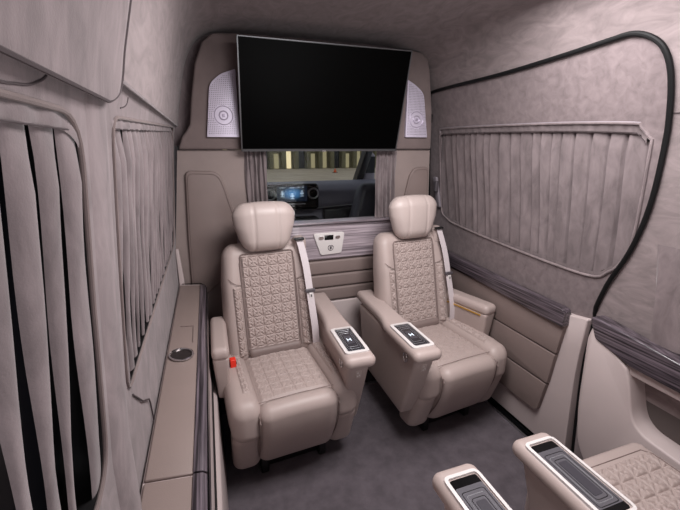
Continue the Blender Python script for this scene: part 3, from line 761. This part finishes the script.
def make_seat(loc, rz, label, front=True, inner=1, armrz=0., with_head=True, outer_rz=0, outer_off=.27, gold=False):
    t = thing('captain_seat', loc, label, 'seat', rz, 'quilted leather captain seats')
    part('plinth', 'base', lambda: MB().rbox((0, .07, .085), (.15, .20, .085), .01, 1), BLACK, t)
    for s in (-1, 1):
        part('foot%d' % s, 'foot', lambda s=s: MB().rbox((s*.14, -.115, .04), (.018, .05, .04), .008, 1), BLACK, t)
    part('seatpan', 'seat_pan', lambda: MB().rbox((0, -.0, .24), (.225, .22, .08), .03, 2), LEATHER, t)
    if not front:
        def rc():
            return MB().rbox((0, -.10, .365), (.252, .275, .085), .035, (4, 4, 1), 4)
        c_ = part('rcushion', 'seat_cushion', rc, LEATHER, t, angle=70)
        part('rquilt', 'quilted_cushion_panel', lambda: quilt_patch(-.215, .190, -.315, .125, lambda x, y: (Vector((x, y, .452)), Vector((0, 0, 1))), .062, .0085), LEATHER_Q, c_)
        part('rseam', 'cushion_seam', lambda: MB().tube([(-.222, .12, .4505), (-.222, -.30, .4505), (-.20, -.325, .4505), (.195, -.325, .4505), (.195, .12, .4505)], .0018, 6), STITCH, c_)
    # cushion with quilted centre
    if front:
        def cush():
            def fn(x, y, z): return (x, y, z+(.012*(1-(x/.17)**2) if z > 0 else 0)-(.012*max(0, (-y-.15)/.1)**2 if z > 0 else 0))
            return MB().rbox((0, -.045, .355), (.168, .205, .08), .02, (4, 6, 1), 4, fn)
        c_ = part('cushion', 'seat_cushion', cush, LEATHER, t, angle=70)
        def cbase(x, y):
            yy = y+.045; z = .355+.08+.012*(1-(x/.17)**2)-.012*max(0, (-yy-.15)/.1)**2
            return Vector((x, y, z+.0025)), Vector((0, 0, 1))
        part('cquilt', 'quilted_cushion_panel', lambda: quilt_patch(-.155, .155, -.240, .125, cbase, .049, .0038, mask=lambda x, y: min(1, max(.15, (y+.27)/.08))), LEATHER_Q, c_)
        for s in (-1, 1):
            def bol(s=s):
                def fn(x, y, z):
                    k = max(0, (-y-.12)/.12); return (x-s*.010*k*k, y, z-(.018*k*k if z > 0 else 0)+(.008 if z > 0 else 0))
                return MB().rbox((s*.222, -.055, .372), (.062, .238, .092), .052, (1, 6, 2), 6, fn)
            q = part('bolster%d' % s, 'seat_bolster', bol, LEATHER, t, angle=70)
            def bb(x, y, s=s):
                xl = (x-s*.222); rr_ = .052; top = .372+.092+.008
                k = max(0, (-(y+.055)-.12)/.12); d = max(0, abs(xl)-.010); z = top-(rr_-sqrt(max(0, rr_*rr_-d*d)))-.018*k*k
                return Vector((x-s*.01*k*k, y, z+.0025)), Vector((0, 0, 1))
            x0, x1 = (.180, .222) if s > 0 else (-.222, -.180)
            part('bq%d' % s, 'quilted_bolster_strip', lambda x0=x0, x1=x1, bb=bb: quilt_patch(x0, x1, -.20, .12, bb, .045, .005, off=.021 if s > 0 else -.021), LEATHER_Q, q)
            part('bs%d' % s, 'bolster_seam', lambda s=s: MB().tube([(s*.170, y, .444-max(0, -y-.2)*.35) for y in (.13, .0, -.1, -.2, -.27)]+[(s*.171, -.309, .385)], .003, 6), STITCH, q)
        # leg rest
        def leg():
            def fn(x, y, z):
                zt = (z+.172)/.344; f = -.215-.105*sin(min(1, zt*1.15)*pi/2)
                return (x, (f+.052)+y, z+(.006*(1-(x/.17)**2) if z > .1 else 0))
            return MB().rbox((0, 0, .268), (.174, .052, .172), .050, (4, 1, 8), 6, fn)
        l_ = part('legrest', 'leg_rest', leg, LEATHER, t, angle=70)
        for s in (-1, 1):
            def lb(s=s):
                def fn(x, y, z):
                    zt = (z+.11)/.22; f = -.195-.075*zt
                    return (x*(1-.0*zt), f+.055+y, z)
                return MB().rbox((s*.220, 0, .195), (.060, .066, .118), .045, (1, 1, 3), 5, fn)
            part('lb%d' % s, 'leg_rest_bolster', lb, LEATHER, t, angle=70)
            part('ls%d' % s, 'leg_rest_seam', lambda s=s: MB().tube([(s*.1725, -.215-.105*sin(min(1, k*1.15)*pi/2)+.022, .12+.29*k) for k in [i/8 for i in range(9)]], .0028, 6), STITCH, l_)
        part('lseam', 'front_seam', lambda: MB().tube([(-.165+.33*k/10, -.248, .4462-.0008*abs(k-5)) for k in range(11)], .0014, 5), STITCH, l_)
    # backrest
    bk = part('back', 'backrest', lambda: MB().rbox((0, 0, .70), (.218, .058, .285), .05, (14, 1, 14), 5, back_fn), LEATHER, t, angle=70)
    def bbase(x, z):
        return Vector((x, back_front(x, z)-.003, z)), Vector((0, -.978, .21))
    part('bquilt', 'quilted_back_panel', lambda: quilt_patch(-.132, .132, .475, .945, bbase, .049, .0075), LEATHER_Q, bk)
    for s in (-1, 1):
        x0, x1 = (.142, .184) if s > 0 else (-.184, -.142)
        part('wq%d' % s, 'quilted_wing_strip', lambda x0=x0, x1=x1: quilt_patch(x0, x1, .46, .80, bbase, .049, .0075, off=.0135 if s < 0 else -.0135), LEATHER_Q, bk)
        part('ws%d' % s, 'wing_seam', lambda s=s: MB().tube([(s*.137, back_front(.137, z)-.0045, z) for z in [.46+.05*k for k in range(10)]], .0025, 6), STITCH, bk)
        part('wd%d' % s, 'shoulder_seam', lambda s=s: MB().tube([(s*x, back_front(x, z)-.0035+(.012 if x > .19 else 0), z) for x, z in ((.139, .80), (.165, .812), (.185, .825), (.20, .838))], .0016, 6), STITCH, bk)
    rp = roundpoly([(-.134, .475), (.134, .475), (.134, .948), (-.134, .948)], .02, 4)
    part('bpipe', 'panel_piping', lambda: MB().tube([(x, back_front(x, z)-.003, z) for x, z in rp], .0032, 6, True), STITCH, bk)
    part('lumbar', 'lumbar_band', lambda: MB().rbox((0, .133, .460), (.135, .028, .026), .02, (4, 1, 1), 3), LEATHER_D, bk)
    if with_head:
        def head():
            def fn(x, y, z):
                zt = (z+.12)/.24; wf = interp(zt, [0, .25, .5, .8, 1], [.70, .82, .94, 1.0, .97]); f = 1-.30*(x/.15)**2
                g = .006*exp(-((abs(x*wf)-.058)/.005)**2) if y < 0 else 0
                return (x*wf, y*f*(.85+.15*sin(pi*zt))+g+zt*.01, z-.012*(x/.15)**2*(1 if z > 0 else 0))
            return MB().rbox((0, .238, 1.078), (.155, .064, .121), .058, (26, 2, 8), 7, fn)
        hd = part('head', 'headrest', head, LEATHER_HEAD, t, angle=80)
        for s in (-1, 1): part('hpost%d' % s, 'headrest_post', lambda s=s: MB().tube([(s*.04, .25, .95), (s*.04, .25, 1.02)], .007, 8), CHROME, hd)
    part('hump', 'belt_housing', lambda: MB().rbox((.178, .262, .955), (.034, .04, .055), .028, 2, 4), LEATHER, t, angle=70)
    belt(t, [(.168, .218, 1.000), (.176, .200, .955), (.186, .165, .86), (.192, .125, .72), (.200, .085, .56), (.205, .085, .455)], .036, 14, 'belt')
    b1 = part('bucklebody', 'buckle', lambda: MB().rbox((-.226, .045, .462), (.017, .020, .03), .006, 1), BLACK, t)
    b2 = part('bucklered', 'buckle_button', lambda: MB().rbox((-.226, .030, .486), (.0135, .016, .024), .004, 1), RED, b1); b2['label'] = 'bright red buckle button'
    if front:
        s = inner
        arm(t, s*.278, armrz, 'front', 'fa')
        oa = arm(t, -s*outer_off, outer_rz, 'short', 'fs' + ('g' if gold else 'p'), long=False, label='gold' if gold else None)
        if not gold: oa.scale = (.78, 1, 1); oa.location.y = .075; oa.location.z = .012
    else:
        arm(t, inner*.275, armrz, 'rear', 'ra')
    return t
r4, r6 = radians(4), radians(6)
make_seat((.262, 1.62, 0), r4, 'quilted beige leather seat nearer the left wall, facing the rear', True, 1, -r4-radians(1), outer_off=.273, outer_rz=-r4)
make_seat((1.100, 1.62, 0), r6, 'quilted beige leather seat beside the sliding door, facing the rear', True, -1, -r6, outer_off=.262, outer_rz=radians(8), gold=True)
make_seat((1.125, .350, 0), pi, 'quilted beige seat cut off at the lower right corner', False, 1, 0)
make_seat((.285, .325, 0), pi, 'rear seat whose silver tray armrest shows at the bottom edge', False, -1, 0, with_head=False)

# ================================================================= CAB
ds = thing('dashboard', (.9, 3.0, .4), 'dark grey dashboard seen through the partition window', 'dashboard')
prof = [(2.95, .45), (2.93, .80), (2.97, .95), (2.92, 1.02), (2.94, 1.12), (3.02, 1.155), (3.35, 1.165), (3.5, 1.10), (3.5, .45)]
child_world(ds, 'body', MB().prism(prof, 'x', -.1, 1.52), DASH, bev=.02)
child_world(ds, 'glove_box', MB().box((.86, 2.895, .78), (1.30, 2.95, .98)), BLACK, bev=.015)
child_world(ds, 'trim_line', MB().tube([(.80, 2.925, .985), (1.10, 2.925, 1.0), (1.5, 2.93, 1.03)], .005, 6), SILVER)
child_world(ds, 'vent_housing', MB().rbox((.59, 2.86, 1.09), (.215, .03, .10), .03, 1), BLACK_GLOSS)
for x in (.425, .755):
    a = child_world(ds, 'air_vent', MB().tube([(x+.038*cos(2*pi*i/24), 2.828, 1.115+.038*sin(2*pi*i/24)) for i in range(24)], .006, 8, True), SILVER)
    child_world(ds, 'vent_slats', MB().box((x-.034, 2.832, 1.112), (x+.034, 2.838, 1.118)).box((x-.004, 2.83, 1.082), (x+.004, 2.836, 1.148)), BLACK)
child_world(ds, 'centre_stack', MB().box((.42, 2.80, .55), (.80, 2.93, .93)), BLACK, bev=.02)
child_world(ds, 'stack_switch', MB().rbox((.56, 2.795, .93), (.035, .02, .02), .008, 1), SILVER)
dp = thing('infotainment_display', (.59, 2.8235, 1.12), 'wide dashboard display glowing blue with white symbols', 'display')
build('screen', MB().box((-.115, 0, -.06), (.115, .004, .055)), DISPLAY, dp, smooth=False)
g = MB()
for x, zc in ((-.075, .0), (.0, -.018), (.075, .0)):
    g.tube([(x+.006*cos(2*pi*i/12), -.001, zc+.014+.006*sin(2*pi*i/12)) for i in range(12)], .0013, 4, True)
    g.box((x-.014, -.002, zc-.004), (x-.006, .0, zc+.002)).box((x+.006, -.002, zc-.004), (x+.014, .0, zc+.002)).box((x-.0018, -.002, zc-.014), (x+.0018, .0, zc+.007)).box((x-.014, -.002, zc-.022), (x+.014, .0, zc-.0195))
for x in (-.09, -.07, -.01, .01, .05, .085): g.box((x-.006, -.002, .043), (x+.006, 0, .046))
build('screen_symbols', g, GLOW, dp, smooth=False)
build('button_row', MB().box((-.10, -.003, -.083), (.10, .004, -.078)), SILVER, dp, smooth=False)

cs = thing('passenger_seat', (1.12, 2.62, .2), 'black leather front passenger seat behind the partition window', 'seat')
child_world(cs, 'backrest', MB().rbox((1.17, 2.60, .87), (.22, .07, .33), .06, (2, 1, 4), 4, fn=lambda x, y, z: (x*(1-.30*max(0, z)/.33)+.03*max(0, z)/.33, y+.05*z, z)), CABSEAT, angle=70)
child_world(cs, 'seam', MB().tube([(1.02, 2.525, .60), (1.015, 2.53, .95), (1.04, 2.545, 1.10), (1.12, 2.55, 1.15)], .004, 6), BLACK)
child_world(cs, 'cushion', MB().rbox((1.17, 2.72, .52), (.24, .12, .08), .04, 2, 3), CABSEAT, angle=70)
child_world(cs, 'base', MB().box((1.0, 2.60, .0), (1.32, 2.78, .46)), BLACK, bev=.01)

# cab shell: floor, side panels, roof, A-pillars
struct(build('floor', MB().box((-.3, 2.62, -.06), (1.6, 3.6, -.02)), CARPET_D, smooth=False))
struct(build('ceiling', MB().box((-.2, 2.4, 1.80), (1.45, 3.1, 1.84)), SUEDE_DARK, smooth=False))
struct(build('trim_11', MB().prism([(3.02, 1.78), (3.10, 1.82), (3.72, 1.10), (3.62, 1.08)], 'x', 1.40, 1.47).prism([(3.02, 1.78), (3.10, 1.82), (3.72, 1.10), (3.62, 1.08)], 'x', -.30, -.22), BLACK, bev=.01))
struct(build('wall_right', MB().box((1.50, 2.4, .0), (1.54, 3.7, 1.10)), DASH, smooth=False))
v = [(-.22, 3.66, 1.08), (1.42, 3.66, 1.08), (1.40, 3.07, 1.80), (-.20, 3.07, 1.80)]
struct(build('window_4', MB().add(v, [(0, 1, 2, 3)]), GLASS, smooth=False), 'windscreen')
mr = thing('wing_mirror', (1.52, 3.52, 1.12), 'rounded dark wing mirror beyond the windscreen pillar', 'mirror')
child_world(mr, 'housing', MB().rbox((1.53, 3.60, 1.25), (.075, .05, .16), .05, 2, 4), GREY, angle=70)
child_world(mr, 'mirror_glass', MB().rbox((1.535, 3.545, 1.29), (.050, .006, .08), .005, 1), BLACK_GLOSS)
child_world(mr, 'bracket', MB().tube([(1.49, 3.58, 1.06), (1.53, 3.6, 1.12)], .02, 8), BLACK)

# ================================================================= OUTSIDE (night square)
struct(build('ground', MB().box((-60, 4.2, -.80), (90, 90, -.75)), mat('paving', srgb(205, 188, 160), .85, noise=.2, nscale=.6, bump=.2, bscale=3), smooth=False))
STONE = mat('facade_stone', srgb(128, 122, 92), .9, noise=.3, nscale=1.2)
STONE_D = mat('facade_dark', srgb(48, 48, 46), .9, noise=.2, nscale=1)
LIT = mat('lit_window', (.1, .08, .05, 1), .5, emit=(1, .8, .48, 1), es=.75)
LIT2 = mat('lit_window_dim', (.1, .085, .06, 1), .5, emit=(.9, .75, .42, 1), es=.25)
DOORG = mat('dark_glazing', srgb(26, 30, 30), .2)
bd = thing('building', (14, 42, -.75), 'stone arcade with lit doorways across the night square', 'building')
child_world(bd, 'facade_wall', MB().box((3.0, 42, -.75), (26, 43, 7)), STONE)
x = 5.2; k = 0; rnd = random.Random(4)
while x < 20:
    child_world(bd, 'column', MB().box((x-.22, 41.3, -.75), (x+.22, 41.7, 5)), STONE, smooth=False)
    lit = k in (1, 2, 4, 5, 7, 8, 9, 11)
    child_world(bd, 'lit_doorway' if lit else 'doorway', MB().box((x+.3, 41.92, -.7), (x+.3+(.55 if lit else .7), 41.98, (.5+.35*(k % 3)) if lit else 2.2)), (LIT if k in (2, 9) else LIT2) if lit else DOORG, smooth=False)
    if k % 2 == 0: child_world(bd, 'transom_light', MB().box((x+.35, 41.90, 1.35), (x+.9, 41.96, 1.75)), LIT2, smooth=False)
    x += 1.35; k += 1
child_world(bd, 'lintel', MB().box((4.5, 41.2, 2.3), (20, 41.8, 2.7)), STONE, smooth=False)
b2 = thing('building', (1, 50, -.75), 'dark building at the left of the night square', 'building')
child_world(b2, 'wall', MB().box((-14, 50, -.75), (9, 52, 9)), STONE_D, smooth=False)
for x, m_ in ((2.0, LIT2), (6.4, LIT2), (7.9, DOORG), (4.3, DOORG)): child_world(b2, 'window', MB().box((x, 49.9, .2), (x+.5, 49.98, 1.6)), m_, smooth=False)
lp_ = thing('street_lamp', (6.4, 44, -.75), 'small bright street lamp before the dark building', 'street lamp')
child_world(lp_, 'post', MB().tube([(6.4, 44, -.75), (6.4, 44, 1.1)], .05, 8), BLACK)
child_world(lp_, 'lantern', MB().rbox((6.4, 44, 1.2), (.18, .18, .14), .08, 1), mat('lantern_glow', (1, 1, 1, 1), .5, emit=(.9, .95, 1, 1), es=2.5))
cn = thing('traffic_cone', (11.2, 34, -.75), 'tiny orange traffic cone on the square', 'traffic cone')
n = 16
child_world(cn, 'cone', MB().add([(11.2+.16*cos(2*pi*i/n), 34+.16*sin(2*pi*i/n), -.71) for i in range(n)]+[(11.2+.03*cos(2*pi*i/n), 34+.03*sin(2*pi*i/n), -.38) for i in range(n)], [(i, (i+1) % n, (i+1) % n+n, i+n) for i in range(n)]+[tuple(range(n, 2*n))]), mat('cone_orange', srgb(226, 96, 40), .6))
child_world(cn, 'base', MB().box((11.0, 33.8, -.75), (11.4, 34.2, -.71)), BLACK)
